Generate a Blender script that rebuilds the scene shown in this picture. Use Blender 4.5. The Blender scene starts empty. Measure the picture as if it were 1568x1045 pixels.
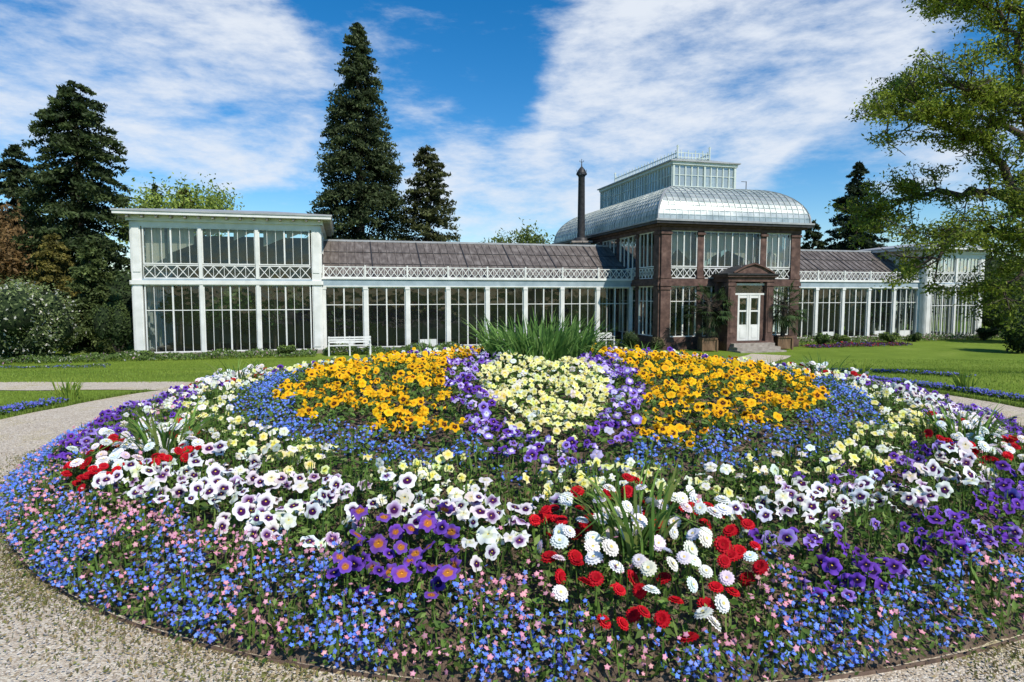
import bpy, math, random
import numpy as np
from mathutils import Vector, Matrix
rng=np.random.default_rng(7); random.seed(7)
scene=bpy.context.scene
COL=scene.collection
G=-0.6
CX,CY,BR=0.4,7.5,5.05
# ---------------------------------------------------------------- materials
def newmat(n):
    m=bpy.data.materials.new(n); m.use_nodes=True
    nt=m.node_tree; nt.nodes.clear()
    out=nt.nodes.new('ShaderNodeOutputMaterial')
    return m,nt,out
def N(nt,t,**k):
    n=nt.nodes.new(t)
    for a,b in k.items(): setattr(n,a,b)
    return n
def ramp(nt,src,stops):
    r=nt.nodes.new('ShaderNodeValToRGB'); e=r.color_ramp.elements
    while len(e)<len(stops): e.new(0.5)
    for i,(p,c) in enumerate(stops):
        e[i].position=p; e[i].color=(*c,1)
    nt.links.new(src,r.inputs[0]); return r.outputs[0]
def noisemat(name,stops,scale=5,rough=.8,bump=.3,bscale=None,metal=0,detail=6,stretch=(1,1,1),dist=.02,spec=.3):
    m,nt,out=newmat(name)
    b=N(nt,'ShaderNodeBsdfPrincipled'); tc=N(nt,'ShaderNodeTexCoord'); mp=N(nt,'ShaderNodeMapping')
    mp.inputs['Scale'].default_value=stretch
    nt.links.new(tc.outputs['Object'],mp.inputs[0])
    n=N(nt,'ShaderNodeTexNoise'); n.inputs['Scale'].default_value=scale; n.inputs['Detail'].default_value=detail
    nt.links.new(mp.outputs[0],n.inputs[0])
    nt.links.new(ramp(nt,n.outputs[0],stops),b.inputs['Base Color'])
    b.inputs['Roughness'].default_value=rough; b.inputs['Metallic'].default_value=metal
    b.inputs['Specular IOR Level'].default_value=spec
    if bump>0:
        n2=N(nt,'ShaderNodeTexNoise'); n2.inputs['Scale'].default_value=bscale or scale*4; n2.inputs['Detail'].default_value=5
        nt.links.new(mp.outputs[0],n2.inputs[0])
        bp=N(nt,'ShaderNodeBump'); bp.inputs['Strength'].default_value=bump; bp.inputs['Distance'].default_value=dist
        nt.links.new(n2.outputs[0],bp.inputs['Height']); nt.links.new(bp.outputs[0],b.inputs['Normal'])
    nt.links.new(b.outputs[0],out.inputs[0]); return m
def vcolmat(name,trans=.3,rough=.6,spec=.2):
    m,nt,out=newmat(name)
    a=N(nt,'ShaderNodeAttribute'); a.attribute_name='Col'
    b=N(nt,'ShaderNodeBsdfPrincipled'); b.inputs['Roughness'].default_value=rough
    b.inputs['Specular IOR Level'].default_value=spec
    t=N(nt,'ShaderNodeBsdfTranslucent'); mx=N(nt,'ShaderNodeMixShader'); mx.inputs[0].default_value=trans
    nt.links.new(a.outputs['Color'],b.inputs['Base Color']); nt.links.new(a.outputs['Color'],t.inputs['Color'])
    nt.links.new(b.outputs[0],mx.inputs[1]); nt.links.new(t.outputs[0],mx.inputs[2])
    nt.links.new(mx.outputs[0],out.inputs[0]); return m
M_leaf=vcolmat('leaf',.32,.55,.2); M_petal=vcolmat('petal',.25,.7,.08); M_blade=vcolmat('blade_leaf',.35,.65,.08)
M_bark=noisemat('bark',[(.3,(.03,.022,.016)),(.7,(.11,.085,.065))],12,.9,.8,stretch=(1,1,.25))
M_white=noisemat('white_paint',[(.3,(.60,.61,.57)),(.7,(.76,.76,.73))],3,.5,.05)
M_lant=noisemat('pale_green_paint',[(.3,(.45,.52,.47)),(.7,(.60,.66,.60))],3,.5,.05)
M_cream=noisemat('cream_blind',[(.3,(.50,.46,.36)),(.7,(.68,.64,.54))],2,.9,.1,stretch=(4,4,.6))
M_blue=noisemat('blue_grey_paint',[(.3,(.25,.32,.36)),(.7,(.36,.44,.48))],3,.5,.05)
M_stone=noisemat('red_sandstone',[(.3,(.06,.036,.030)),(.55,(.115,.068,.055)),(.75,(.19,.12,.095))],5,.85,.3,30)
M_plinth=noisemat('grey_sandstone',[(.3,(.22,.19,.16)),(.7,(.4,.36,.31))],6,.85,.3,30)
M_wroof=noisemat('wing_roof_glass_shades',[(.3,(.085,.070,.06)),(.5,(.13,.11,.095)),(.7,(.21,.185,.165))],2.5,.5,.2,stretch=(3,1,1))
M_metal=noisemat('zinc_roof',[(.3,(.34,.38,.36)),(.55,(.50,.53,.49)),(.75,(.66,.66,.60))],2.6,.38,.10,8,metal=.65)
M_groof=noisemat('flat_roof_zinc',[(.3,(.30,.31,.31)),(.7,(.42,.43,.43))],2,.5,.1,metal=.2)
M_dark=noisemat('dark_iron',[(.3,(.02,.02,.022)),(.7,(.05,.05,.05))],6,.5,.1)
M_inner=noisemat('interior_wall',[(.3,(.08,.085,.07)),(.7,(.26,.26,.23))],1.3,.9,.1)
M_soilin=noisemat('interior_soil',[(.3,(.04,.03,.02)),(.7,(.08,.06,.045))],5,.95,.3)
M_soil=noisemat('bed_soil',[(.25,(.06,.042,.03)),(.5,(.14,.10,.07)),(.8,(.24,.18,.13))],18,.95,1,60,dist=.03)
M_rust=noisemat('rusty_edging',[(.3,(.06,.04,.03)),(.7,(.15,.10,.07))],20,.8,.3)
M_pot=noisemat('wooden_tub',[(.3,(.12,.07,.04)),(.7,(.24,.15,.09))],10,.8,.3,stretch=(1,1,.3))
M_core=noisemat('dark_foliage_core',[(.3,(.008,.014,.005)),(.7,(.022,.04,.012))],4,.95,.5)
def lawnmat():
    m,nt,out=newmat('lawn_grass'); b=N(nt,'ShaderNodeBsdfPrincipled'); tc=N(nt,'ShaderNodeTexCoord')
    n=N(nt,'ShaderNodeTexNoise'); n.inputs['Scale'].default_value=.6; n.inputs['Detail'].default_value=8; n.inputs['Roughness'].default_value=.7
    n2=N(nt,'ShaderNodeTexNoise'); n2.inputs['Scale'].default_value=28; n2.inputs['Detail'].default_value=6
    nt.links.new(tc.outputs['Object'],n.inputs[0]); nt.links.new(tc.outputs['Object'],n2.inputs[0])
    c1=ramp(nt,n.outputs[0],[(.3,(.12,.19,.022)),(.55,(.18,.26,.035)),(.75,(.27,.33,.07))])
    c2=ramp(nt,n2.outputs[0],[(.3,(.55,.55,.55)),(.7,(1.25,1.25,1.1))])
    mx=N(nt,'ShaderNodeMix',data_type='RGBA',blend_type='MULTIPLY'); mx.inputs[0].default_value=1
    nt.links.new(c1,mx.inputs[6]); nt.links.new(c2,mx.inputs[7]); nt.links.new(mx.outputs[2],b.inputs['Base Color'])
    b.inputs['Roughness'].default_value=.9; b.inputs['Specular IOR Level'].default_value=.1
    bp=N(nt,'ShaderNodeBump'); bp.inputs['Distance'].default_value=.04; bp.inputs['Strength'].default_value=.8
    nt.links.new(n2.outputs[0],bp.inputs['Height']); nt.links.new(bp.outputs[0],b.inputs['Normal'])
    nt.links.new(b.outputs[0],out.inputs[0]); return m
M_lawn=lawnmat()
def gravelmat():
    m,nt,out=newmat('gravel'); b=N(nt,'ShaderNodeBsdfPrincipled'); tc=N(nt,'ShaderNodeTexCoord')
    v=N(nt,'ShaderNodeTexVoronoi'); v.inputs['Scale'].default_value=95
    n=N(nt,'ShaderNodeTexNoise'); n.inputs['Scale'].default_value=1.5; n.inputs['Detail'].default_value=10; n.inputs['Roughness'].default_value=.68
    for q in (v,n): nt.links.new(tc.outputs['Object'],q.inputs['Vector'])
    sx=N(nt,'ShaderNodeSeparateColor'); nt.links.new(v.outputs['Color'],sx.inputs[0])
    c1=ramp(nt,sx.outputs[0],[(.0,(.33,.27,.20)),(.35,(.49,.41,.32)),(.7,(.60,.53,.43)),(1,(.70,.65,.56))])
    c2=ramp(nt,n.outputs[0],[(.3,(.86,.84,.80)),(.5,(1,1,.97)),(.60,(.92,.90,.74)),(.68,(.66,.70,.40)),(.8,(.42,.50,.22))])
    mx=N(nt,'ShaderNodeMix',data_type='RGBA',blend_type='MULTIPLY'); mx.inputs[0].default_value=.8
    nt.links.new(c1,mx.inputs[6]); nt.links.new(c2,mx.inputs[7]); nt.links.new(mx.outputs[2],b.inputs['Base Color'])
    b.inputs['Roughness'].default_value=.95; b.inputs['Specular IOR Level'].default_value=.15
    bp=N(nt,'ShaderNodeBump'); bp.inputs['Distance'].default_value=.008; bp.inputs['Strength'].default_value=.7; bp.invert=True
    nt.links.new(v.outputs['Distance'],bp.inputs['Height']); nt.links.new(bp.outputs[0],b.inputs['Normal'])
    nt.links.new(b.outputs[0],out.inputs[0]); return m
M_gravel=gravelmat()
def glassmat(name,tint,base,haze=0,fk=.8):
    m,nt,out=newmat(name)
    t=N(nt,'ShaderNodeBsdfTransparent'); t.inputs[0].default_value=(*tint,1)
    g=N(nt,'ShaderNodeBsdfGlossy'); g.inputs['Roughness'].default_value=.03
    lw=N(nt,'ShaderNodeLayerWeight'); lw.inputs[0].default_value=.35
    ad=N(nt,'ShaderNodeMath',operation='MULTIPLY_ADD'); ad.inputs[1].default_value=fk; ad.inputs[2].default_value=base
    nt.links.new(lw.outputs['Fresnel'],ad.inputs[0])
    tc=N(nt,'ShaderNodeTexCoord'); n=N(nt,'ShaderNodeTexNoise'); n.inputs['Scale'].default_value=1.6
    nt.links.new(tc.outputs['Object'],n.inputs[0])
    bp=N(nt,'ShaderNodeBump'); bp.inputs['Strength'].default_value=.25; bp.inputs['Distance'].default_value=.05
    nt.links.new(n.outputs[0],bp.inputs['Height']); nt.links.new(bp.outputs[0],g.inputs['Normal'])
    d=N(nt,'ShaderNodeBsdfDiffuse'); d.inputs[0].default_value=(.62,.68,.64,1); mh=N(nt,'ShaderNodeMixShader'); mh.inputs[0].default_value=haze
    nt.links.new(t.outputs[0],mh.inputs[1]); nt.links.new(d.outputs[0],mh.inputs[2])
    mx=N(nt,'ShaderNodeMixShader'); nt.links.new(ad.outputs[0],mx.inputs[0])
    nt.links.new(mh.outputs[0],mx.inputs[1]); nt.links.new(g.outputs[0],mx.inputs[2]); nt.links.new(mx.outputs[0],out.inputs[0])
    return m
M_glass=glassmat('window_glass',(.84,.90,.87),.03,.01,.55)
M_lglass=glassmat('lantern_glass',(.75,.85,.80),.15,.45)
# ---------------------------------------------------------------- mesh helpers
def empty(name,loc=(0,0,0),rz=0):
    e=bpy.data.objects.new(name,None); e.location=loc; e.rotation_euler=(0,0,rz); COL.objects.link(e); return e
def mesh_np(name,verts,tris,cols=None,mat=None,parent=None,smooth=False):
    verts=np.asarray(verts,dtype=np.float32).reshape(-1,3); tris=np.asarray(tris,dtype=np.int32).reshape(-1,3)
    me=bpy.data.meshes.new(name); me.vertices.add(len(verts)); me.vertices.foreach_set('co',verts.ravel())
    me.loops.add(tris.size); me.loops.foreach_set('vertex_index',tris.ravel())
    me.polygons.add(len(tris)); me.polygons.foreach_set('loop_start',np.arange(0,tris.size,3,dtype=np.int32))
    try: me.polygons.foreach_set('loop_total',np.full(len(tris),3,dtype=np.int32))
    except Exception: pass
    if smooth: me.polygons.foreach_set('use_smooth',np.ones(len(tris),dtype=bool))
    me.update(calc_edges=True)
    if cols is not None:
        ca=me.color_attributes.new('Col','FLOAT_COLOR','POINT')
        c=np.ones((len(verts),4),dtype=np.float32); c[:,:3]=np.clip(cols,0,1); ca.data.foreach_set('color',c.ravel())
    if mat: me.materials.append(mat)
    o=bpy.data.objects.new(name,me); COL.objects.link(o)
    if parent: o.parent=parent
    return o
def norm(a): return a/np.maximum(np.linalg.norm(a,axis=-1,keepdims=True),1e-9)
def basis(nrm,up=None,j=.05):
    n=norm(nrm); m=len(n)
    r=rng.normal(size=(m,3)) if up is None else np.broadcast_to(up,(m,3))+rng.normal(size=(m,3))*j
    x=norm(np.cross(r,n)); y=np.cross(n,x)
    return np.stack([x,y,n],axis=2)
class Acc:
    def __init__(s): s.v=[];s.t=[];s.c=[];s.n=0
    def inst(s,T,pos,R,scale,colors):
        tv,tt,role=T; m=len(pos)
        if m==0: return
        sc=np.asarray(scale,dtype=float).reshape(m,-1)
        v=tv[None]*(sc[:,None,:] if sc.shape[1]==3 else sc[:,None,:1])
        v=np.einsum('mij,mnj->mni',R,v)+pos[:,None,:]
        t=tt[None]+(np.arange(m)*len(tv))[:,None,None]+s.n
        c=colors[:,role] if colors.ndim==3 else np.repeat(colors[:,None,:],len(tv),axis=1)
        s.v.append(v.reshape(-1,3)); s.t.append(t.reshape(-1,3)); s.c.append(c.reshape(-1,3)); s.n+=m*len(tv)
    def raw(s,v,t,c):
        s.v.append(np.asarray(v)); s.t.append(np.asarray(t)+s.n); s.c.append(np.asarray(c)); s.n+=len(v)
    def make(s,name,mat,parent=None):
        return mesh_np(name,np.concatenate(s.v),np.concatenate(s.t),np.concatenate(s.c),mat,parent)
def T_leaf():
    v=np.array([[0,-.5,0],[.24,-.05,.06],[0,.5,.0],[-.24,-.05,.06],[0,0,-.03]]); t=np.array([[0,1,4],[1,2,4],[2,3,4],[3,0,4]])
    return v,t,np.zeros(5,int)
def T_card():
    v=np.array([[0,-.5,0],[.2,0,.04],[0,.5,0],[-.2,0,.04]]); t=np.array([[0,1,2],[0,2,3]])
    return v,t,np.zeros(4,int)
def T_pansy(nseg=20,ks=(0,.07,.11,.46,.56,1.0),roles=(0,0,1,1,2,3)):
    v=[[0,0,0]]; role=[roles[0]]
    for k,rl in zip(ks[1:],roles[1:]):
        for i in range(nseg):
            a=2*math.pi*i/nseg
            lob=abs(math.cos(2.5*(a-math.pi/2)))
            low=1.0+.12*max(0,-math.sin(a))
            r=k*(1+(k**2)*(-.19+.19*lob**.5))*low
            z=.13*k*k*math.cos(5*a)+.06*math.sin(7*a+1)*k*k+.10*k-.16*k**3
            if rl==1 and math.sin(a)>.3: r=r*.55
            v.append([r*math.cos(a),r*math.sin(a),z]); role.append(rl)
    t=[]
    for i in range(nseg): t.append([0,1+i,1+(i+1)%nseg])
    for k in range(len(ks)-2):
        a=1+k*nseg; b=a+nseg
        for i in range(nseg):
            j=(i+1)%nseg; t+= [[a+i,b+i,b+j],[a+i,b+j,a+j]]
    return np.array(v),np.array(t),np.array(role)
def T_daisy():
    v=[];t=[];role=[]
    def petal(a,r0,r1,w,z0,z1,rl):
        b=len(v); c,s=math.cos(a),math.sin(a)
        for (r,ww,z) in [(r0,-w*.4,z0),(r0,w*.4,z0),(r1*.8,w,(z0+z1)/2+.06),(r1,0,z1),(r1*.8,-w,(z0+z1)/2+.06)]:
            v.append([c*r-s*ww,s*r+c*ww,z]); role.append(rl)
        t.extend([[b,b+1,b+2],[b,b+2,b+4],[b+2,b+3,b+4]])
    for i in range(15): petal(2*math.pi*i/15,.2,1,.19,.05,.02,2)
    for i in range(13): petal(2*math.pi*(i+.5)/13,.15,.84,.18,.12,.24,3)
    for i in range(10): petal(2*math.pi*(i+.2)/10,.08,.58,.16,.2,.42,2)
    b=len(v); v.append([0,0,.38]); role.append(0)
    for i in range(8): v.append([.18*math.cos(i*math.pi/4),.18*math.sin(i*math.pi/4),.30]); role.append(1)
    for i in range(8): t.append([b,b+1+i,b+1+(i+1)%8])
    return np.array(v),np.array(t),np.array(role)
def T_tiny():
    v=[[0,0,.1]]; role=[0]
    for i in range(10):
        a=math.pi*i/5; r=1 if i%2==0 else .6
        v.append([r*math.cos(a),r*math.sin(a),.0 if i%2==0 else -.1]); role.append(1)
    t=[[0,1+i,1+(i+1)%10] for i in range(10)]
    return np.array(v),np.array(t),np.array(role)
def T_stone():
    v=np.array([[1,0,0],[0,1,0],[-1,0,0],[0,-1,0],[.1,.1,.7]],float)
    t=np.array([[0,1,4],[1,2,4],[2,3,4],[3,0,4]]); return v,t,np.zeros(5,int)
LEAF,CARD,PANSY,DAISY,TINY,STONE=T_leaf(),T_card(),T_pansy(),T_daisy(),T_tiny(),T_stone()
PANSYF=T_pansy(10,(0,.40,.5,1.0),(1,1,2,3))
def tube(pts,rad,sides=7):
    P=np.array(pts,float); n=len(P); v=[];t=[]
    for i in range(n):
        d=P[min(i+1,n-1)]-P[max(i-1,0)]; d=d/np.linalg.norm(d)
        a=np.cross(d,[.3,.9,.1]); a/=np.linalg.norm(a); b=np.cross(d,a)
        for k in range(sides):
            an=2*math.pi*k/sides; v.append(P[i]+rad[i]*(math.cos(an)*a+math.sin(an)*b))
    for i in range(n-1):
        for k in range(sides):
            j=(k+1)%sides; p=i*sides
            t+= [[p+k,p+j,p+sides+j],[p+k,p+sides+j,p+sides+k]]
    return np.array(v),np.array(t)
class Tubes:
    def __init__(s): s.v=[];s.t=[];s.n=0
    def add(s,pts,rad,sides=7):
        v,t=tube(pts,rad,sides); s.v.append(v); s.t.append(t+s.n); s.n+=len(v)
    def make(s,name,mat,parent): return mesh_np(name,np.concatenate(s.v),np.concatenate(s.t),None,mat,parent,True)
class MB:
    def __init__(s): s.d={}; s.frame((0,0),(1,0),(0,-1))
    def frame(s,o,U,Nn): s.o=np.array(o,float); s.U=np.array(U,float); s.Nn=np.array(Nn,float)
    def P(s,u,w,z):
        p=s.o+u*s.U+w*s.Nn; return (p[0],p[1],z)
    def poly(s,key,pts):
        D=s.d.setdefault(key,([],[])); b=len(D[0]); D[0].extend(pts); D[1].append(tuple(range(b,b+len(pts))))
    def box(s,key,u0,u1,w0,w1,z0,z1):
        D=s.d.setdefault(key,([],[])); b=len(D[0])
        for z in (z0,z1):
            for (u,w) in ((u0,w0),(u1,w0),(u1,w1),(u0,w1)): D[0].append(s.P(u,w,z))
        for f in ((0,1,2,3),(7,6,5,4),(0,4,5,1),(1,5,6,2),(2,6,7,3),(3,7,4,0)): D[1].append(tuple(b+i for i in f))
    def beam(s,key,a,c,r,r2=None):
        A=np.array(s.P(*a)); C=np.array(s.P(*c)); d=C-A; L=np.linalg.norm(d); d/=L
        up=np.array([0,0,1.]) if abs(d[2])<.95 else np.array([1.,0,0])
        x=np.cross(d,up); x/=np.linalg.norm(x); y=np.cross(x,d); r2=r2 or r
        D=s.d.setdefault(key,([],[])); b=len(D[0])
        for q in (A,C):
            for (i,j) in ((-1,-1),(1,-1),(1,1),(-1,1)): D[0].append(tuple(q+x*i*r+y*j*r2))
        for f in ((0,1,2,3),(7,6,5,4),(0,4,5,1),(1,5,6,2),(2,6,7,3),(3,7,4,0)): D[1].append(tuple(b+i for i in f))
    def build(s,mats,parent,prefix=''):
        import bmesh
        for k,(v,f) in s.d.items():
            me=bpy.data.meshes.new(k); me.from_pydata(v,[],f); me.materials.append(mats[k])
            bm=bmesh.new(); bm.from_mesh(me); bmesh.ops.recalc_face_normals(bm,faces=bm.faces); bm.to_mesh(me); bm.free()
            o=bpy.data.objects.new(prefix+k,me); COL.objects.link(o); o.parent=parent
# ---------------------------------------------------------------- terrain
def gz(x,y):
    t=np.clip((np.asarray(y,float)-11.5)/8.0,0,1); return G*(t*t*(3-2*t))
def grid(name,xs,ys,zoff,mat):
    X,Y=np.meshgrid(xs,ys); Z=gz(X,Y)+zoff; v=np.stack([X,Y,Z],-1).reshape(-1,3); nx,ny=len(xs),len(ys)
    i=np.arange(nx-1)[None]+np.arange(ny-1)[:,None]*nx
    t=np.concatenate([np.stack([i,i+1,i+nx+1],-1).reshape(-1,3),np.stack([i,i+nx+1,i+nx],-1).reshape(-1,3)])
    return mesh_np(name,v,t,None,mat,None,True)
xs=np.concatenate([[-600,-200,-80],np.linspace(-40,40,60),[80,200,600]]); ys=np.concatenate([[-200,-60,-20],np.linspace(-8,32,70),[60,150,600]])
grid('lawn',xs,ys,0,M_lawn)
nA=160; rr=[4.9,5.6,6.3,6.9]
v=[];t=[]
for r in rr:
    for i in range(nA):
        a=2*math.pi*i/nA; q=r+(.03*math.sin(a*23)+.02*math.sin(a*57) if r>6.8 else 0)
        x,y=CX+q*math.cos(a),CY+q*math.sin(a); v.append([x,y,float(gz(x,y))+.006])
for k in range(len(rr)-1):
    for i in range(nA):
        j=(i+1)%nA; t+=[[k*nA+i,(k+1)*nA+i,(k+1)*nA+j],[k*nA+i,(k+1)*nA+j,k*nA+j]]
ring=mesh_np('gravel_path',v,t,None,M_gravel)
def strip(name,p0,p1,w,zo):
    p0=np.array(p0,float);p1=np.array(p1,float); d=(p1-p0); L=np.linalg.norm(d); d/=L; nn=np.array([-d[1],d[0]]); v=[];t=[]
    n=max(2,int(L/.6))
    for i in range(n+1):
        for s in (-1,1):
            q=p0+d*L*i/n+nn*s*(w/2+.04*math.sin(i*1.7+s)); v.append([q[0],q[1],float(gz(*q))+zo])
    for i in range(n): b=i*2; t+=[[b,b+2,b+3],[b,b+3,b+1]]
    return mesh_np(name,v,t,None,M_gravel)
strip('gravel_path',(CX-5.9,CY+3.4),(-30,CY+3.1),.95,.010)
strip('gravel_path',(CX+.2,CY-6.5),(CX+.2,-14),9.0,.014)
strip('gravel_path',(CX+2.5,CY+6.0),(9.3,22.6),1.4,.018)
PR=([0,1.2,2.4,3.3,4.0,4.5,4.85,5.05],[.70,.66,.565,.455,.34,.23,.115,.02])
def mz(r): return np.interp(r,*PR)
nr,na=90,260; R_=np.linspace(0.01,5.06,nr); A_=np.linspace(0,2*np.pi,na,endpoint=False)
RR,AA=np.meshgrid(R_,A_,indexing='ij')
Z=mz(RR)+.02*np.sin(RR*11+AA*7)*np.sin(AA*31)+rng.normal(size=RR.shape)*.012; Z[-1]=-.01
v=np.stack([CX+RR*np.cos(AA),CY+RR*np.sin(AA),Z],-1).reshape(-1,3)
i=np.arange(nr-1)[:,None]*na+np.arange(na)[None]; j=np.arange(nr-1)[:,None]*na+(np.arange(na)[None]+1)%na
t=np.concatenate([np.stack([i,i+na,j+na],-1).reshape(-1,3),np.stack([i,j+na,j],-1).reshape(-1,3)])
bedE=empty('flower_bed')
mesh_np('soil_mound',v,t,None,M_soil,bedE)
v=[];t=[]
for i in range(240):
    a=2*math.pi*i/240
    for (r,z) in ((5.07,-.01),(5.07,.022),(5.076,.022),(5.076,-.01)): v.append([CX+r*math.cos(a),CY+r*math.sin(a),z])
for i in range(240):
    b=i*4; c=((i+1)%240)*4
    for k in range(3): t+=[[b+k,c+k,c+k+1],[b+k,c+k+1,b+k+1]]
mesh_np('metal_edging',v,t,None,M_rust,bedE)
# ---------------------------------------------------------------- flowers
def lump(u,v):
    q=np.sin(u*5.3+1.1)*np.sin(v*6.1+.4)+.7*np.sin(u*11+v*7)*np.sin(v*12.5-u*4+1)+.4*np.sin(u*23-v*9)*np.sin(v*21+2)
    return np.clip(.045+.045*q,0,.14)*np.clip((5.15-np.hypot(u,v))/.4,.25,1)
def samp(n,r0=0,r1=BR,vmax=None):
    r=np.sqrt(rng.uniform(r0*r0,r1*r1,n)); a=rng.uniform(0,2*np.pi,n); u,v=r*np.cos(a),r*np.sin(a)
    if vmax is not None: k=(v<vmax)|(rng.random(n)<.3); u,v=u[k],v[k]
    return u,v
CL=[(273,4.50),(223,4.26),(321,4.20),(172,4.1),(16,4.1),(62,4.1),(118,4.1)]
def zones(u,v):
    r=np.hypot(u,v); th=np.degrees(np.arctan2(v,u))%360
    m=len(u); z=np.full(m,'none',dtype=object); q=rng.random(m)
    w=.05*np.sin(th*.35)+.03*np.sin(th*.9)
    rj=r+w; ri=np.hypot(u,np.where(v<0,v*.905,v))+w
    o=rj>4.76; z[o]=np.where(q[o]<.88,'blue','pink')
    o=(rj>4.62)&(rj<=4.76); z[o]=np.where(q[o]<.35,'blue',np.where(q[o]<.75,'pink','none'))
    o=(rj>4.36)&(rj<=4.72)&((th<216)|(th>330)); z[o]='purple'
    mid=(ri>3.72)&(rj<=4.62)
    o=mid&(th>226)&(th<270)&(rj>3.9); z[o]=np.where(q[o]<.95,'wpansy','none')
    o=(rj>4.45)&(rj<4.88)&(th>254.5)&(th<262); z[o]='purpor'
    o=mid&(th>=278)&(th<=318); z[o]=np.where(rj[o]<4.14,np.where(th[o]>283,'purple','none'),np.where(rj[o]<4.42,'wpansy','purple'))
    o=(rj>4.42)&(rj<4.84)&(th>281)&(th<=345); z[o]='purple'
    o=mid&(th>318)&(rj<4.36); z[o]=np.where(q[o]<.55,'wpansy','purple')
    o=mid&(th<226)&(th>168)&(rj<4.4); z[o]=np.where(q[o]<.5,'white',np.where(q[o]<.75,'purple','none'))
    o=mid&(th<=168)&(rj<4.36); z[o]=np.where(q[o]<.4,'white',np.where(q[o]<.8,'purple','pale'))
    for a,rc in CL:
        d=(th-a+180)%360-180; du=np.radians(d)*r/.52; dr=(r-rc)/.46; e=du*du+dr*dr+rng.normal(size=m)*.08
        o=(e<.55)&(ri>3.6); z[o]=np.where(q[o]<.85,'daisyw',np.where(q[o]<.93,'daisyr','none'))
        o=(e>=.55)&(e<1.15)&(ri>3.7); z[o]=np.where(q[o]<.75,'daisyr',np.where(q[o]<.87,'daisyw','none'))
    o=(ri>3.36)&(ri<=3.72); z[o]=np.where(q[o]<.82,'pale','white')
    o=(ri>2.97)&(ri<=3.36); z[o]='bluein'
    ins=ri<=2.97; z[ins]='orange'
    g=np.sin(u*3.1+1)*np.sin(v*4.3+.5)+.4*np.sin(u*9+v*6)
    o=ins&(g>.7); z[o]='none'
    o=ins&(v>1.3); z[o]=np.where(q[o]<.45,'pale',np.where(q[o]<.7,'orange','purple'))
    pe=((u+.1)/(.62+.10*(v+1.5)))**2+((v+1.62)/1.66)**2
    o=(ri<3.30)&(pe<2.3); z[o]='lav'
    o=(ri<3.2)&(pe<1.0); z[o]='paley'
    return z,r,th
def pts(u,v,h0,h1,lf_=1.):
    m=len(u); return np.stack([CX+u,CY+v,mz(np.hypot(u,v))+rng.uniform(h0,h1,m)+lump(u,v)*lf_],-1)
def facing(m,side=.62,rnd=.5):
    n=rng.normal(size=(m,3))*rnd; n[:,2]+=.8; n[:,1]-=side; n[:,0]+=.12; return n
def vary(base,m,amt=.15,hue=.05):
    c=np.repeat(np.array(base,float)[None],m,0)*(1+rng.uniform(-amt,amt,(m,1,1)))
    return c*(1+rng.normal(size=(m,1,3))*hue)
fl=Acc()
def thin(u,v,mind):
    key={}; keep=[]
    for i in range(len(u)):
        a,b=int(math.floor(u[i]/mind)),int(math.floor(v[i]/mind)); ok=True
        for da in (-1,0,1):
            for db in (-1,0,1):
                for k in key.get((a+da,b+db),()):
                    if (u[i]-u[k])**2+(v[i]-v[k])**2<mind*mind: ok=False;break
                if not ok:break
            if not ok:break
        if ok: key.setdefault((a,b),[]).append(i); keep.append(i)
    return np.array(keep)
u,v=samp(46000,vmax=1.8); k=thin(u,v,.052); u,v=u[k],v[k]; z,r,th=zones(u,v)
clump=np.sin(u*7+v*3)+np.sin(v*8-u*5+2)+rng.normal(size=len(u))*.6
def pansy(sel,pal,size,h=(.07,.16),alts=None):
    for far in (False,True):
        s_=sel&((v>-1.0)==far); uu,vv=u[s_],v[s_]; m=len(uu)
        if m==0: continue
        c=vary(pal,m)
        if alts:
            for pr,ap in alts:
                w=rng.random(m)<pr; c[w]=vary(ap,int(w.sum()))
        R=basis(facing(m),(0,0,1),.22)
        s=rng.uniform(.66,1.15,m)*size
        S=np.stack([s*rng.uniform(.85,1.1,m),s*rng.uniform(.75,1.05,m),s*rng.uniform(.4,2.6,m)],-1)
        fl.inst(PANSYF if far else PANSY,pts(uu,vv,*h),R,S,c)
Y=(.9,.6,.05)
WP=[Y,(.055,.008,.075),(.74,.71,.75),(.84,.84,.81)]
WP1=[Y,(.08,.015,.10),(.42,.28,.48),(.82,.80,.82)]
WP2=[Y,(.75,.75,.50),(.80,.80,.74),(.84,.84,.80)]
PU=[Y,(.02,.006,.05),(.12,.04,.37),(.19,.075,.50)]
PU2=[Y,(.05,.01,.10),(.28,.18,.62),(.42,.31,.72)]
PU3=[(.8,.4,.02),(.42,.15,.03),(.17,.05,.32),(.16,.08,.46)]
OR=[(.75,.3,.0),(.07,.02,.01),(.86,.40,.008),(.90,.50,.015)]
OR2=[(.8,.4,.0),(.80,.38,.01),(.90,.50,.015),(.92,.58,.02)]
PY=[(.8,.6,.02),(.80,.72,.12),(.80,.78,.34),(.84,.82,.46)]
LV=[Y,(.75,.72,.8),(.32,.24,.66),(.22,.13,.55)]
LV2=[Y,(.6,.55,.7),(.66,.62,.82),(.55,.50,.80)]
q_=rng.random(len(u))
pansy((z=='wpansy')&(clump>-1.6)&(q_<.86),WP,.048,(.08,.18),alts=[(.2,WP2),(.22,WP1)])
pansy((z=='white')&(clump>-.4)&(q_<.8),WP2,.036)
pansy((z=='purple')&(clump>-1.3)&(q_<.9),PU,.042,alts=[(.25,PU2)])
pansy((z=='purpor')&(q_<.9),PU3,.044,(.10,.22),alts=[(.35,PU)])
pansy((z=='orange')&(clump>-.8)&(q_<.75),OR,.041,alts=[(.45,OR2)])
pansy((z=='lav')&(clump>-1.4)&(q_<.85),PU,.038,alts=[(.45,LV),(.25,LV2),(.2,PU2)])
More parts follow.
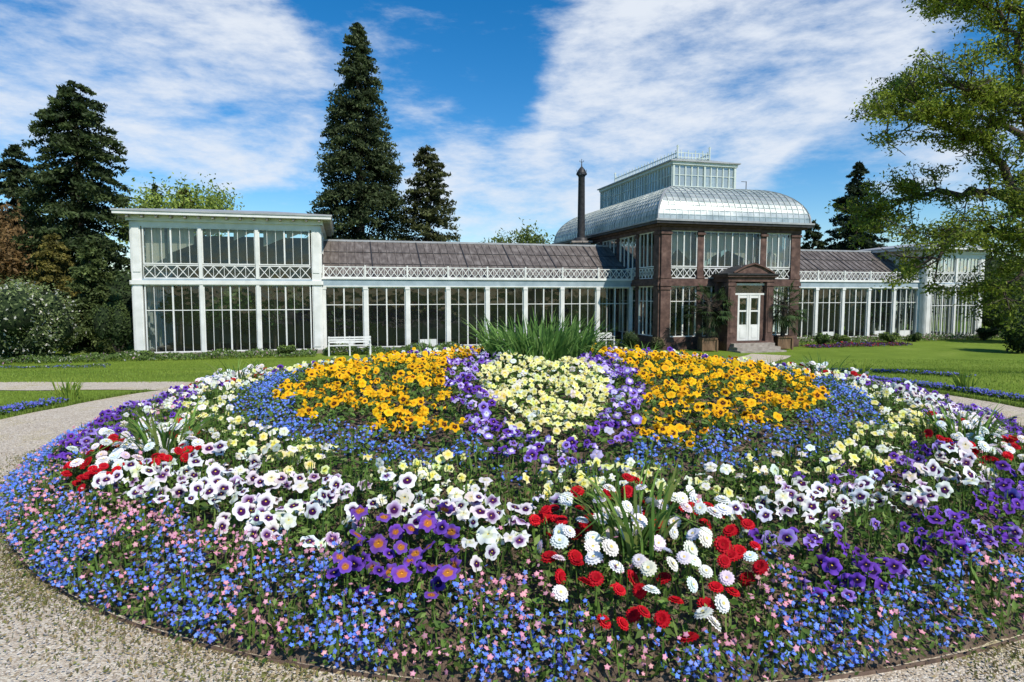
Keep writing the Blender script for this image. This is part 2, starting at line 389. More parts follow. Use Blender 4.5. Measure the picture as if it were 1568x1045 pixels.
pansy((z=='pale')&(clump>-1.2)&(q_<.85),PY,.035,alts=[(.3,WP2)])
pansy((z=='paley'),PY,.035,(.09,.16),alts=[(.1,WP2)])
def daisy(sel,pal,size,h):
    uu,vv=u[sel],v[sel]; m=len(uu)
    if m==0: return
    s=rng.uniform(.8,1.2,m)*size
    fl.inst(DAISY,pts(uu,vv,*h),basis(facing(m,.4,.35)),s,vary(pal,m))
daisy((z=='daisyw')&(q_<.9),[(.80,.60,.1),(.85,.76,.35),(.82,.83,.82),(.85,.86,.85)],.041,(.11,.23))
daisy(z=='daisyr',[(.35,.01,.01),(.4,.01,.015),(.46,.006,.015),(.62,.02,.03)],.038,(.08,.17))
def tiny(sel,pal,size,h,alts=None):
    uu,vv=u2[sel],v2[sel]; m=len(uu); c=vary(pal,m,.25,.06)
    if alts:
        for pr,ap in alts:
            w=rng.random(m)<pr; c[w]=vary(ap,int(w.sum()))
    s=rng.uniform(.7,1.25,m)*size
    fl.inst(TINY,pts(uu,vv,*h),basis(facing(m,.5,.5)),s,c)
BL=[(.20,.32,.80),(.09,.22,.80)]; BL2=[(.30,.40,.85),(.17,.31,.84)]; BL3=[(.2,.2,.6),(.10,.13,.56)]
PK=[(.75,.45,.5),(.70,.28,.38)]
ub,vb=samp(52000,4.55,BR+.06,.5); uc,vc=samp(26000,2.85,3.8,.5)
for (a_,b_,hh,tt) in ((ub,vb,(.02,.15),-.35),(uc,vc,(.04,.12),-.9)):
    u2,v2=a_,b_; z2,_,_=zones(u2,v2); cl2=np.sin(u2*9+v2*4)+np.sin(v2*10-u2*6)+.6*np.sin(u2*27+3)*np.sin(v2*25)+rng.normal(size=len(u2))*.35
    tiny(((z2=='blue')|(z2=='bluein'))&(cl2>tt),BL,.0118,hh,[(.3,BL2),(.15,BL3)])
    tiny((z2=='pink'),PK,.0135,hh)
u2,v2=samp(16000,3.75,5.0,0); z2,_,_=zones(u2,v2); cl2=np.sin(u2*10+v2*4)+np.sin(v2*9-u2*7)+rng.normal(size=len(u2))*.4
tiny(((z2=='pink')|(z2=='none')|(z2=='blue'))&(cl2>.9),PK,.015,(.07,.18))
fl.make('blossoms',M_petal,bedE)
lf=Acc()
def leaves(uu,vv,h0,h1,size,cols,upb=.9):
    m=len(uu); n=rng.normal(size=(m,3))*.6; n[:,2]+=upb; n[:,1]-=.15
    ci=rng.integers(0,len(cols),m); c=np.array(cols)[ci]*rng.uniform(.5,1.35,(m,1))
    s=rng.uniform(.6,1.3,m)*size
    lf.inst(LEAF,pts(uu,vv,h0,h1,.9),basis(n),s,c)
GR=[(.10,.19,.03),(.14,.24,.045),(.065,.135,.025),(.19,.27,.07),(.12,.20,.04)]
uu,vv=samp(95000,vmax=1.0); zz,_,_=zones(uu,vv)
cc=np.sin(uu*6+2)*np.sin(vv*7)+.5*np.sin(uu*17+vv*13)
keep=((zz!='none')|(rng.random(len(uu))<.45))&((cc<.6)|(rng.random(len(uu))<.35)); uu,vv=uu[keep],vv[keep]
leaves(uu,vv,.0,.115,.052,GR)
uu,vv=samp(66000,3.7,BR+.08,0.); leaves(uu,vv,.0,.13,.030,GR+[(.22,.27,.08),(.20,.14,.07)])
m=16000; uu,vv=samp(m,3.5,BR+.03); m=len(uu); n=rng.normal(size=(m,3))*.5; n[:,2]*=.2
R=basis(n,(0,0,1)); s=np.stack([rng.uniform(.02,.035,m),rng.uniform(.09,.19,m),np.full(m,.03)],-1)
lf.inst(LEAF,pts(uu,vv,.04,.10),R,s,np.array(GR)[rng.integers(0,5,m)]*rng.uniform(.6,1.3,(m,1)))
m=6000; uu,vv=samp(m,3.0,4.95); n=rng.normal(size=(m,3)); R=basis(n); s=np.stack([np.full(m,.018),rng.uniform(.05,.13,m),np.full(m,.01)],-1)
lf.inst(CARD,pts(uu,vv,.01,.06),R,s,np.array([.28,.20,.12])*rng.uniform(.4,1.2,(m,1)))
lf.make('bed_foliage',M_leaf,bedE)
def blades(acc,cx,cy,cz,nb,rad,L,w,lean,cols):
    for i in range(nb):
        a=random.uniform(0,2*math.pi); rr=rad*math.sqrt(random.random()); x,y=cx+rr*math.cos(a),cy+rr*math.sin(a)
        d=a+random.uniform(-.7,.7); l=L*random.uniform(.6,1.15); le=lean*random.uniform(.2,1.2); ww=w*random.uniform(.7,1.2)
        sd=random.uniform(0,3.14); side=np.array([math.cos(sd),math.sin(sd),0])*ww
        v=[];t=[];K=6; kink=random.random()<.2
        for k in range(K+1):
            s=k/K; out=le*l*s**2; h=l*(s-.45*le*s**2.5)
            if kink and s>.6: h-= (s-.6)*l*.9; out+=(s-.6)*l*.5
            c=np.array([x+out*math.cos(d),y+out*math.sin(d),cz+h]); q=(1-s**3)*(0.7+.3*math.sin(s*3.14))
            v+= [c-side*q,c+side*q]
        for k in range(K): b=2*k; t+=[[b,b+1,b+3],[b,b+3,b+2]]
        col=np.array(random.choice(cols))*random.uniform(.7,1.3)
        acc.raw(v,t,np.repeat(col[None],len(v),0))
BC=[(.13,.25,.05),(.10,.20,.045),(.17,.29,.06),(.23,.30,.08)]
for nm,(a,rc),nb in [('daffodil_leaves',c,85) for c in CL[:3]]+[('daffodil_leaves',c,60) for c in CL[3:]]:
    ac=Acc(); rc-=.14; x,y=rc*math.cos(math.radians(a)),rc*math.sin(math.radians(a))
    blades(ac,CX+x,CY+y,float(mz(rc))+.04,nb,.20,.47,.0115,.75,BC); ac.make(nm,M_blade,bedE)
ac=Acc(); blades(ac,CX-.06,CY+.35,.66,820,.66,.74,.014,.62,[(.10,.21,.045),(.14,.27,.06),(.20,.33,.09)]); ac.make('lily_leaves',M_blade,bedE)
rb=Acc(); rg=Acc()
def ribbon(th0,th1,r0,r1,nn):
    th=np.radians(rng.uniform(th0,th1,nn)); r=rng.uniform(r0,r1,nn); x=CX+r*np.cos(th); y=CY+r*np.sin(th)
    p=np.stack([x,y,gz(x,y)+rng.uniform(.03,.09,nn)],-1); k=rng.random(nn)<(.45+.35*np.sin(th*40)*np.sin(th*97))
    rb.inst(TINY,p[k],basis(facing(int(k.sum()))),rng.uniform(.012,.02,int(k.sum())),vary([(.16,.18,.50),(.11,.13,.52)],int(k.sum()),.3,.1))
    p2=p.copy(); p2[:,2]-=.03; rg.inst(LEAF,p2,basis(rng.normal(size=(nn,3))+[0,0,.6]),rng.uniform(.04,.07,nn),np.array(GR)[rng.integers(0,5,nn)]*.8)
ribbon(8,70,7.35,7.62,6200); ribbon(118,146,7.1,7.32,3000); ribbon(166,186,7.1,7.4,1800); ribbon(28,62,9.4,9.55,1800)
e=empty('flower_ribbon'); rb.make('blue_blossoms',M_petal,e); rg.make('ribbon_foliage',M_leaf,e)
ac=Acc()
for th,r in ((165,7.3),(138,7.2),(35,7.5),(22,7.6),(48,7.5)):
    x,y=CX+r*math.cos(math.radians(th)),CY+r*math.sin(math.radians(th)); blades(ac,x,y,float(gz(x,y)),60,.14,.42,.010,.6,[(.3,.38,.06),(.2,.31,.05)])
ac.make('perennial_clumps',M_blade,e)
m=150000; x=rng.uniform(-17,20,m); y=9+ (rng.random(m)**1.3)*12; rc=np.hypot(x-CX,y-CY)
k=(rc>6.93)&~((x<CX-6)&(abs(y-(CY+3.25))<.5))&~(abs((y-13.5)-(x-2.9)*(9.1/6.4))<1.1)
x,y=x[k],y[k]; m=len(x); p=np.stack([x,y,gz(x,y)+.015],-1); nn=rng.normal(size=(m,3)); nn[:,2]*=.3
s=np.stack([np.full(m,.025),rng.uniform(.03,.06,m),np.full(m,.01)],-1)
ac=Acc(); pat=.5+.5*np.sin(x*.7+y*.9)*np.sin(y*1.3-x*.3)
c=np.array([.19,.28,.04])[None]*rng.uniform(.65,1.35,(m,1))+pat[:,None]*np.array([.07,.06,.01])
ac.inst(CARD,p,basis(nn,(0,0,1)),s,c)
m=16000; th=rng.uniform(0,2*np.pi,m); r=6.9+abs(rng.normal(size=m))*.05; x=CX+r*np.cos(th); y=CY+r*np.sin(th); k=(y>5)&~((x<CX-6)&(abs(y-(CY+3.25))<.45)); x,y=x[k],y[k]; m=len(x)
nn=rng.normal(size=(m,3)); nn[:,2]*=.3
ac.inst(CARD,np.stack([x,y,gz(x,y)+.02],-1),basis(nn,(0,0,1)),np.stack([np.full(m,.03),rng.uniform(.05,.1,m),np.full(m,.01)],-1),np.array([.17,.25,.04])[None]*rng.uniform(.5,1.3,(m,1)))
ac.make('grass_blades',M_leaf)
m=42000; th=rng.uniform(math.radians(175),math.radians(365),m); r=5.1+1.8*rng.random(m)**1.2; x=CX+r*np.cos(th); y=CY+r*np.sin(th)
g=rng.uniform(.28,.68,(m,1))*np.array([1,.9,.78]); ac=Acc()
nn=rng.normal(size=(m,3))*.3+[0,0,1]; s=rng.uniform(.003,.008,m); s=np.stack([s,s*rng.uniform(.6,1,m),s*.6],-1)
ac.inst(STONE,np.stack([x,y,np.full(m,.0165)],-1),basis(nn),s,g)
ac.make('gravel_stones',vcolmat('stone_chips',0,.9))
m=12000; th=np.radians(rng.choice([196,205,212,219,225,229,233,236,243,249,255,262,290,300,304,310],m)+rng.normal(size=m)*2.2); r=5.08+abs(rng.normal(size=m))*.20
x=CX+r*np.cos(th); y=CY+r*np.sin(th); nn=rng.normal(size=(m,3)); nn[:,2]=abs(nn[:,2])*.6; ac=Acc()
ac.inst(CARD,np.stack([x,y,np.full(m,.018)],-1),basis(nn),rng.uniform(.010,.03,m),np.where(rng.random((m,1))<.6,np.array([[.24,.25,.08]]),np.array([[.38,.30,.16]]))*rng.uniform(.5,1.2,(m,1))); ac.make('path_weeds',M_leaf)
# ---------------------------------------------------------------- greenhouse
GH=empty('palm_house',(-7.1,23.75,G),math.radians(15))
mb=MB()
mats={'white_frames':M_white,'glass':M_glass,'lantern_glass':M_lglass,'fascia_panels':M_blue,'sandstone':M_stone,'plinth':M_plinth,'wing_roof':M_wroof,'dome_roof':M_metal,
 'zinc_roof':M_groof,'iron':M_dark,'interior_wall':M_inner,'interior_floor':M_soilin,'blinds':M_cream,'frames_thin':M_white,'lantern_frames':M_lant}
def lattice(u0,u1,z0,z1,w,key='frames_thin',cell=.27):
    n=max(1,round((u1-u0)/cell)); c=(u1-u0)/n
    mb.box(key,u0,u1,w-.012,w+.012,z1-.035,z1); mb.box(key,u0,u1,w-.013,w+.013,z0,z0+.035)
    for i in range(n):
        a=u0+i*c; mb.beam(key,(a,w+.004,z0+.03),(a+c,w+.004,z1-.03),.010,.012); mb.beam(key,(a,w-.004,z1-.03),(a+c,w-.004,z0+.03),.010,.012)
        mb.box(key,a-.008,a+.008,w-.009,w+.009,z0+.03,z1-.03)
def bay(u0,u1,z0,z1,nm,transoms,key='white_frames',gk='glass',fr=.04,thin=None,bottom=0):
    mb.poly(gk,[mb.P(u0,-.02,z0),mb.P(u1,-.02,z0),mb.P(u1,-.02,z1),mb.P(u0,-.02,z1)])
    mb.box(key,u0,u0+fr,-.05,.02,z0,z1); mb.box(key,u1-fr,u1,-.05,.02,z0,z1)
    mb.box(key,u0+fr,u1-fr,-.048,.018,z0,z0+fr); mb.box(key,u0+fr,u1-fr,-.048,.018,z1-fr,z1)
    for i in range(1,nm+1):
        c=u0+(u1-u0)*i/(nm+1); h=.026 if thin is None or i in thin else .008
        mb.box(key,c-h,c+h,-.045,.015 if h>.02 else .006,z0+fr,z1-fr)
    for tz in transoms: mb.box(key,u0+fr,u1-fr,-.04,.010,tz-.014,tz+.014)
    if bottom: mb.box(key,u0+fr,u1-fr,-.035,.003,z0+fr,z0+bottom)
def side_pav(x0,x1,yf,yb,nb,eave,back=True):
    L=x1-x0; D=yb-yf
    for (o,U,Nn,ln,nbb) in (((x0,yf),(1,0),(0,-1),L,nb),((x1,yf),(0,1),(1,0),D,3),((x0,yb),(0,-1),(-1,0),D,3)):
        mb.frame(o,U,Nn)
        mb.box('plinth',-.02,ln+.02,-.25,.06,-.1,.14)
        cw=.30
        for c0 in (0,ln-cw): mb.box('white_frames',c0,c0+cw,-.25,.03,.14,eave-.32)
        for c0 in (0,ln-cw):
            mb.box('white_frames',c0+.04,c0+cw-.04,.03,.055,.25,2.45); mb.box('white_frames',c0+.04,c0+cw-.04,.03,.055,2.95,eave-.42)
        mb.box('white_frames',-.03,ln+.03,-.2,.09,2.52,2.66); mb.box('fascia_panels',cw,ln-cw,-.1,.05,2.66,2.72)
        mb.box('white_frames',cw,ln-cw,-.1,.035,eave-.5,eave-.32)
        bw=(ln-2*cw)/nbb
        for i in range(nbb):
            a=cw+i*bw; b=a+bw
            if i: mb.box('white_frames',a-.055,a+.055,-.12,.07,.14,2.52); mb.box('white_frames',a-.055,a+.055,-.12,.07,2.72,eave-.5)
            bay(a+.05,b-.05,.14,2.52,5,[1.62],thin=[3],bottom=.0)
            bay(a+.05,b-.05,3.22,eave-.5,5,[],thin=[3])
            lattice(a+.05,b-.05,2.72,3.2,.0,cell=.33)
            mb.poly('glass',[mb.P(a,-.04,2.72),mb.P(b,-.04,2.72),mb.P(b,-.04,3.22),mb.P(a,-.04,3.22)])
        mb.box('white_frames',-.1,ln+.1,-.2,.12,eave-.32,eave-.14)
        k=int(ln/.42)
        for i in range(k+1):
            c=ln*i/k; mb.box('plinth',c-.035,c+.035,.12,.36,eave-.22,eave-.13)
    mb.frame((0,0),(1,0),(0,1))
    o=.42
    mb.box('white_frames',x0-o,x1+o,yf-o,yb+o,eave-.13,eave-.03)
    mb.box('zinc_roof',x0-o-.03,x1+o+.03,yf-o-.03,yb+o+.03,eave-.03,eave+.03)
    i_=1.6; z=eave+.03; zz_=eave+.33
    a=[(x0-o,yf-o,z),(x1+o,yf-o,z),(x1+o,yb+o,z),(x0-o,yb+o,z)]; b=[(x0+i_,yf+i_,zz_),(x1-i_,yf+i_,zz_),(x1-i_,yb-i_,zz_),(x0+i_,yb-i_,zz_)]
    for q in range(4): r=(q+1)%4; mb.poly('zinc_roof',[a[q],a[r],b[r],b[q]])
    mb.poly('zinc_roof',b)
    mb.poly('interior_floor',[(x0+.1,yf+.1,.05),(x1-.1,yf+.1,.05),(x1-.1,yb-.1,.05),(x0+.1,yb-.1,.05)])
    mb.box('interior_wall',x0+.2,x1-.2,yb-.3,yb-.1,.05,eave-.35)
side_pav(-6.2,-.03,-.36,5.2,3,5.0)
mb.frame((-6.2,-.36),(1,0),(0,-1))
for (a,b,z0) in ((.35,.95,3.1),(1.05,1.9,3.6),(2.3,3.1,4.2),(3.2,3.9,4.1),(4.2,4.95,3.9),(5.0,5.8,4.2)):
    mb.poly('blinds',[mb.P(a,-.35,z0),mb.P(b,-.35,z0+.35),mb.P(b,-.35,4.5),mb.P(a,-.35,4.5)])
side_pav(27.9,31.45,-.36,4.6,2,4.45)
def wing(x0,x1,nb,bays0=0):
    L=x1-x0; mb.frame((x0,0),(1,0),(0,-1)); bw=L/nb
    mb.box('plinth',0,L,-.25,.05,-.1,.14)
    mb.box('fascia_panels',0,L,-.12,.06,2.50,2.74); mb.box('white_frames',0,L,-.1,.11,2.74,2.80); mb.box('white_frames',0,L,-.1,.08,2.46,2.50)
    lattice(0.02,L-.02,2.80,3.22,.07,cell=.25)
    for i in range(nb+1):
        c=min(max(i*bw,.07),L-.07)
        mb.box('white_frames',c-.07,c+.07,-.12,.075,.14,2.46); mb.box('white_frames',c-.03,c+.03,.04,.10,2.80,3.27)
        mb.box('white_frames',c-.09,c+.09,-.1,.095,2.36,2.455)
    for i in range(nb):
        a=i*bw+.07; b=(i+1)*bw-.07; bay(a,b,.14,2.46,3,[1.78],thin=[2]); 
        if i%2==0 or i==5: mb.box('white_frames',a+.5*(b-a)*.55,b-.5*(b-a)*.55,-.03,.008,.19,.42)
    yr,zr=2.6,4.37
    for (ya,za,yb,zb) in ((-.02,2.83,yr,zr),(5.2,2.83,yr,zr)):
        mb.frame((0,0),(1,0),(0,1))
        mb.poly('wing_roof',[(x0,ya,za),(x1,ya,za),(x1,yb,zb),(x0,yb,zb)])
    nseam=int(L/.31)
    for i in range(nseam+1):
        x=x0+L*i/nseam; big=(i%6==0)
        mb.beam('wing_roof' if not big else 'iron',(x,-.02,2.84),(x,yr,zr+.012),.012 if not big else .022,.02)
        if big: mb.beam('iron',(x,yr,zr),(x,yr-.05,zr+.22),.012)
    for f in (.33,.66): mb.beam('iron',(x0,yr*f,2.84+(zr-2.84)*f+.02),(x1,yr*f,2.84+(zr-2.84)*f+.02),.010,.012)
    mb.box('zinc_roof',x0,x1,yr-.06,yr+.06,zr-.02,zr+.06)
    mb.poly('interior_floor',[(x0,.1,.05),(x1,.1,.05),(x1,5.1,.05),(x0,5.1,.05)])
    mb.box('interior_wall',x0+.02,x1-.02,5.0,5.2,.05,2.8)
wing(0.0,12.64,8); wing(18.98,27.86,6)
X0,X1,Y0,Y1=12.66,18.96,-2.41,9.2; EV=5.0
for (o,U,Nn,ln,fr) in (((X0,Y0),(1,0),(0,-1),X1-X0,True),((X0,Y1),(0,-1),(-1,0),Y1-Y0,False),((X1,Y0),(0,1),(1,0),Y1-Y0,False)):
    mb.frame(o,U,Nn)
    mb.box('sandstone',-.05,ln+.05,-.3,.1,-.1,.30); mb.box('sandstone',0,ln,-.3,.05,.30,.50)
    if fr: piers=[(0,.42),(1.58,1.86),(4.44,4.72),(ln-.42,ln)]; bays=[(.42,1.58),(1.86,4.44),(4.72,ln-.42)]
    else:
        piers=[(0,.42)]+[(i*ln/6-.14,i*ln/6+.14) for i in range(1,6)]+[(ln-.42,ln)]
        e_=[.42]+sum([[i*ln/6-.14,i*ln/6+.14] for i in range(1,6)],[])+[ln-.42]; bays=[(e_[2*i],e_[2*i+1]) for i in range(6)]
    for a,b in piers:
        mb.box('sandstone',a,b,-.3,.07 if b-a>.3 else .04,.50,2.5); mb.box('sandstone',a,b,-.3,.07 if b-a>.3 else .04,2.78,EV-.35)
        mb.box('sandstone',a-.03,b+.03,-.3,.11,2.36,2.46); mb.box('sandstone',a-.03,b+.03,-.3,.11,EV-.5,EV-.4); mb.box('sandstone',a-.025,b+.025,-.3,.10,2.80,2.9)
    mb.box('sandstone',-.04,ln+.04,-.3,.12,2.5,2.64); mb.box('sandstone',-.02,ln+.02,-.3,.08,2.64,2.78)
    mb.box('sandstone',-.02,ln+.02,-.3,.09,EV-.35,EV-.2)
    for j,(a,b) in enumerate(bays):
        if not(fr and j==1):
            bay(a,b,.50,2.5,3,[1.9],thin=[2],bottom=.0); bay(a,b,3.25,EV-.35,3,[],thin=[2])
            lattice(a,b,2.8,3.22,.0,cell=.29)
        else:
            bay(a,2.28,.5,2.5,0,[1.9]); bay(4.32,b,.5,2.5,0,[1.9])
            bay(a,b,3.25,EV-.35,7,[],thin=[2,4,6]); lattice(a,b,2.8,3.22,.0,cell=.29)
        mb.poly('glass',[mb.P(a,-.06,2.78),mb.P(b,-.06,2.78),mb.P(b,-.06,3.25),mb.P(a,-.06,3.25)])
        if fr: mb.poly('blinds',[mb.P(a,-.5,3.3),mb.P((a+b)/2,-.5,4.0),mb.P(b,-.5,3.5),mb.P(b,-.5,4.6),mb.P(a,-.5,4.6)])
mb.frame((0,0),(1,0),(0,1))
mb.box('sandstone',X0-.2,X1+.2,Y0-.2,Y1+.2,EV-.2,EV-.12); mb.box('iron',X0-.36,X1+.36,Y0-.36,Y1+.36,EV-.12,EV-.02)
mb.box('zinc_roof',X0-.40,X1+.40,Y0-.40,Y1+.40,EV-.02,EV+.05)
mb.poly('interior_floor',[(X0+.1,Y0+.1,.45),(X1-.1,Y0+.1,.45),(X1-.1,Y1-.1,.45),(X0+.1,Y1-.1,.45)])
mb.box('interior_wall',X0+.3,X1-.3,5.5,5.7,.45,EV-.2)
ai,bi=1.55,1.52; ov=.28; K=12
def prof(k): th=math.radians(86)*k/K; return -ov+(ai+ov)*(1-math.cos(th)), EV+.05+bi*math.sin(th)
rings=[]
for k in range(K+1):
    i_,z_=prof(k); rings.append([(X0+i_,Y0+i_,z_),(X1-i_,Y0+i_,z_),(X1-i_,Y1-i_,z_),(X0+i_,Y1-i_,z_)])
for k in range(K):
    for q in range(4): r=(q+1)%4; mb.poly('dome_roof',[rings[k][q],rings[k][r],rings[k+1][r],rings[k+1][q]])
mb.poly('dome_roof',rings[-1]); TZ=rings[-1][0][2]; TI=prof(K)[0]
def seam(fn,lim,r=.012):
    for k in range(K):
        a,za=prof(k); b,zb=prof(k+1)
        if a>=lim: break
        if b>lim: f=(lim-a)/(b-a); b=lim; zb=za+(zb-za)*f
        pa,pb=fn(a),fn(b); mb.beam('dome_roof',(*pa,za+.008),(*pb,zb+.008),r,.020)
nx=26
for i in range(1,nx):
    x=X0-ov+(X1-X0+2*ov)*i/nx; lim=min(x-X0,X1-x)
    seam(lambda a,x=x:(x,Y0+a),lim)
ny=48
for i in range(1,ny):
    y=Y0-ov+(Y1-Y0+2*ov)*i/ny; lim=min(y-Y0,Y1-y)
    seam(lambda a,y=y:(X0+a,y),lim); seam(lambda a,y=y:(X1-a,y),lim)
for k in range(1,K):
    for q in range(4):
        r=(q+1)%4; A=rings[k][q];B=rings[k][r]; mb.beam('dome_roof',A,B,.010,.014)
for k in range(K):
    for q in range(4): mb.beam('zinc_roof',rings[k][q],rings[k+1][q],.03,.03)
for q in range(4): mb.beam('zinc_roof',rings[K][q],rings[K][(q+1)%4],.04,.04)
LX0,LX1,LY0,LY1=14.2,17.2,-.45,7.2; LT=TZ+1.16
for (o,U,Nn,ln,nb) in (((LX0,LY0),(1,0),(0,-1),LX1-LX0,2),((LX0,LY1),(0,-1),(-1,0),LY1-LY0,6),((LX1,LY0),(0,1),(1,0),LY1-LY0,6),((LX1,LY1),(-1,0),(0,1),LX1-LX0,2)):
    mb.frame(o,U,Nn); mb.box('lantern_frames',-.03,ln+.03,-.1,.05,TZ,TZ+.14); mb.box('lantern_frames',-.05,ln+.05,-.1,.08,LT-.12,LT)
    bw=ln/nb
    for i in range(nb): bay(i*bw+.02,(i+1)*bw-.02,TZ+.14,LT-.12,4,[TZ+.62],key='lantern_frames',gk='lantern_glass',fr=.03,thin=[1,2,3,4])
    for i in range(nb+1): c=min(max(i*bw,.04),ln-.04); mb.box('lantern_frames',c-.04,c+.04,-.1,.04,TZ+.14,LT-.12)
mb.frame((0,0),(1,0),(0,1))
mb.box('zinc_roof',LX0-.16,LX1+.16,LY0-.16,LY1+.16,LT,LT+.05)
zt=LT+.40
a=[(LX0-.1,LY0-.1,LT+.05),(LX1+.1,LY0-.1,LT+.05),(LX1+.1,LY1+.1,LT+.05),(LX0-.1,LY1+.1,LT+.05)]
b=[(LX0+.55,LY0+.6,zt-.12),(LX1-.9,LY0+.6,zt-.12),(LX1-.9,LY1-.6,zt-.12),(LX0+.55,LY1-.6,zt-.12)]
for q in range(4): r=(q+1)%4; mb.poly('lantern_glass',[a[q],a[r],b[r],b[q]])
mb.poly('zinc_roof',b)
for (p,q) in ((b[0],b[1]),(b[1],b[2]),(b[3],b[0])):
    p=np.array(p);q=np.array(q); L=np.linalg.norm(q-p); nn=int(L/.16)
    mb.beam('lantern_frames',tuple(p+[0,0,.24]),tuple(q+[0,0,.24]),.014); mb.beam('lantern_frames',tuple(p+[0,0,.05]),tuple(q+[0,0,.05]),.014)
    for i in range(nn+1):
        c=p+(q-p)*i/nn; mb.beam('lantern_frames',tuple(c),tuple(c+[0,0,.36 if i%2 else .27]),.016)
for c in b:
    mb.beam('lantern_frames',c,(c[0],c[1],c[2]+.55),.026); mb.beam('lantern_frames',(c[0]-.07,c[1],c[2]+.5),(c[0]+.07,c[1],c[2]+.5),.012)
mb.beam('iron',(X1-TI-.1,Y0+TI+.1,TZ),(X1-TI-.1,Y0+TI+.1,TZ+.4),.012); mb.beam('iron',(X1-TI-.1,Y0+TI+.1,TZ+.38),(LX1,Y0+TI+.1,TZ+.38),.01)
mb.frame((X0,Y0),(1,0),(0,-1)); u0,u1,w1=2.3,4.3,1.1
mb.box('sandstone',u0-.05,u1+.05,.1,w1+.05,-.1,.36)
for (a,bb,sz) in ((u0,u0+.30,0),(u1-.30,u1,0)):
    mb.box('sandstone',a,bb,w1-.26,w1,.36,2.66); mb.box('sandstone',a-.03,bb+.03,w1-.29,w1+.03,.36,.56); mb.box('sandstone',a-.03,bb+.03,w1-.29,w1+.03,2.5,2.6)
    mb.box('sandstone',a+.06,bb-.06,w1,w1+.02,.7,2.4)
    mb.box('sandstone',a+.02,bb-.02,.12,.3,.36,2.66)
    mb.box('sandstone',a+.04,bb-.04,.3,w1-.26,.36,1.0)
mb.box('sandstone',u0-.03,u1+.03,.12,w1+.03,2.66,2.84); mb.box('sandstone',u0-.12,u1+.12,.12,w1+.12,2.84,2.92); mb.box('iron',u0-.16,u1+.16,.12,w1+.17,2.92,2.97)
um=(u0+u1)/2
A=[(u0+.1,w1+.12,2.975),(u1-.1,w1+.12,2.975),(um+.35,w1+.12,3.24),(um,w1+.12,3.33),(um-.35,w1+.12,3.24)]; B=[(p[0],.13,p[2]) for p in A]
mb.poly('sandstone',[mb.P(*p) for p in A]); mb.poly('sandstone',[mb.P(*p) for p in B[::-1]])
for i in range(5): j=(i+1)%5; mb.poly('sandstone' if i in(0,) else 'iron',[mb.P(*A[i]),mb.P(*A[j]),mb.P(*B[j]),mb.P(*B[i])])
for i in (1,2,3,4):
    j=(i+1)%5; mb.beam('sandstone',(A[i][0],w1+.16,A[i][2]+.02),(A[j][0],w1+.16,A[j][2]+.02),.03,.03)
for uu_ in (u0+.12,u1-.12): mb.poly('glass',[mb.P(uu_,.3,1.0),mb.P(uu_,w1-.26,1.0),mb.P(uu_,w1-.26,2.66),mb.P(uu_,.3,2.66)])
dz=.38
for (a,bb) in ((u0+.50,um-.01),(um+.01,u1-.50)):
    mb.box('white_frames',a,a+.08,w1-.2,w1-.12,dz,2.15); mb.box('white_frames',bb-.08,bb,w1-.2,w1-.12,dz,2.15)
    mb.box('white_frames',a+.08,bb-.08,w1-.19,w1-.13,dz,dz+.62); mb.box('white_frames',a+.08,bb-.08,w1-.19,w1-.13,2.03,2.15); mb.box('white_frames',a+.08,bb-.08,w1-.185,w1-.135,1.5,1.56)
    mb.poly('glass',[mb.P(a+.08,w1-.16,dz+.62),mb.P(bb-.08,w1-.16,dz+.62),mb.P(bb-.08,w1-.16,2.03),mb.P(a+.08,w1-.16,2.03)])
    mb.box('frames_thin',a+.13,bb-.13,w1-.13,w1-.12,dz+.1,dz+.52)
mb.box('white_frames',u0+.30,u1-.30,w1-.22,w1-.11,2.15,2.22); mb.box('white_frames',u0+.30,u1-.30,w1-.21,w1-.12,2.52,2.6)
mb.box('sandstone',u0+.30,u0+.50,w1-.21,w1-.115,.36,2.15); mb.box('sandstone',u1-.50,u1-.30,w1-.21,w1-.115,.36,2.15)
mb.poly('glass',[mb.P(u0+.30,w1-.16,2.22),mb.P(u1-.30,w1-.16,2.22),mb.P(u1-.30,w1-.16,2.52),mb.P(u0+.30,w1-.16,2.52)])
for i in range(3): mb.box('plinth',u0+.1-.05*i,u1-.1+.05*i,w1+.05,w1+.3+.28*i,-.1,.30-.12*i)
mb.build(mats,GH)
ch=Tubes(); ch.add([(0,0,0),(0,0,.25),(0,0,.3)],[.36,.36,.30],12); ch.add([(0,0,.3),(0,0,3.2),(0,0,3.3)],[.19,.16,.22],14)
ch.add([(0,0,3.3),(0,0,3.38)],[.26,.26],14); ch.add([(0,0,3.38),(0,0,3.5),(0,0,3.62),(0,0,3.7),(0,0,4.05)],[.22,.19,.1,.03,.012],12)
for k in range(6): ch.add([(.2*math.cos(k*1.05),.2*math.sin(k*1.05),3.36),(.24*math.cos(k*1.05),.24*math.sin(k*1.05),3.55)],[.02,.008],5)
for s in (-1,1): ch.add([(0,0,3.9),(s*.1,0,3.93),(s*.08,0,4.0)],[.012,.012,.008],5)
c=empty('chimney_stack',(3.35,31,4.0)); ch.make('shaft',M_dark,c)
m2=MB(); m2.frame((0,0),(1,0),(0,1)); m2.box('base_block',-.42,.42,-.42,.42,-4.6,.04); m2.box('base_block',-.5,.5,-.5,.5,.04,.12); m2.build({'base_block':M_plinth},c)
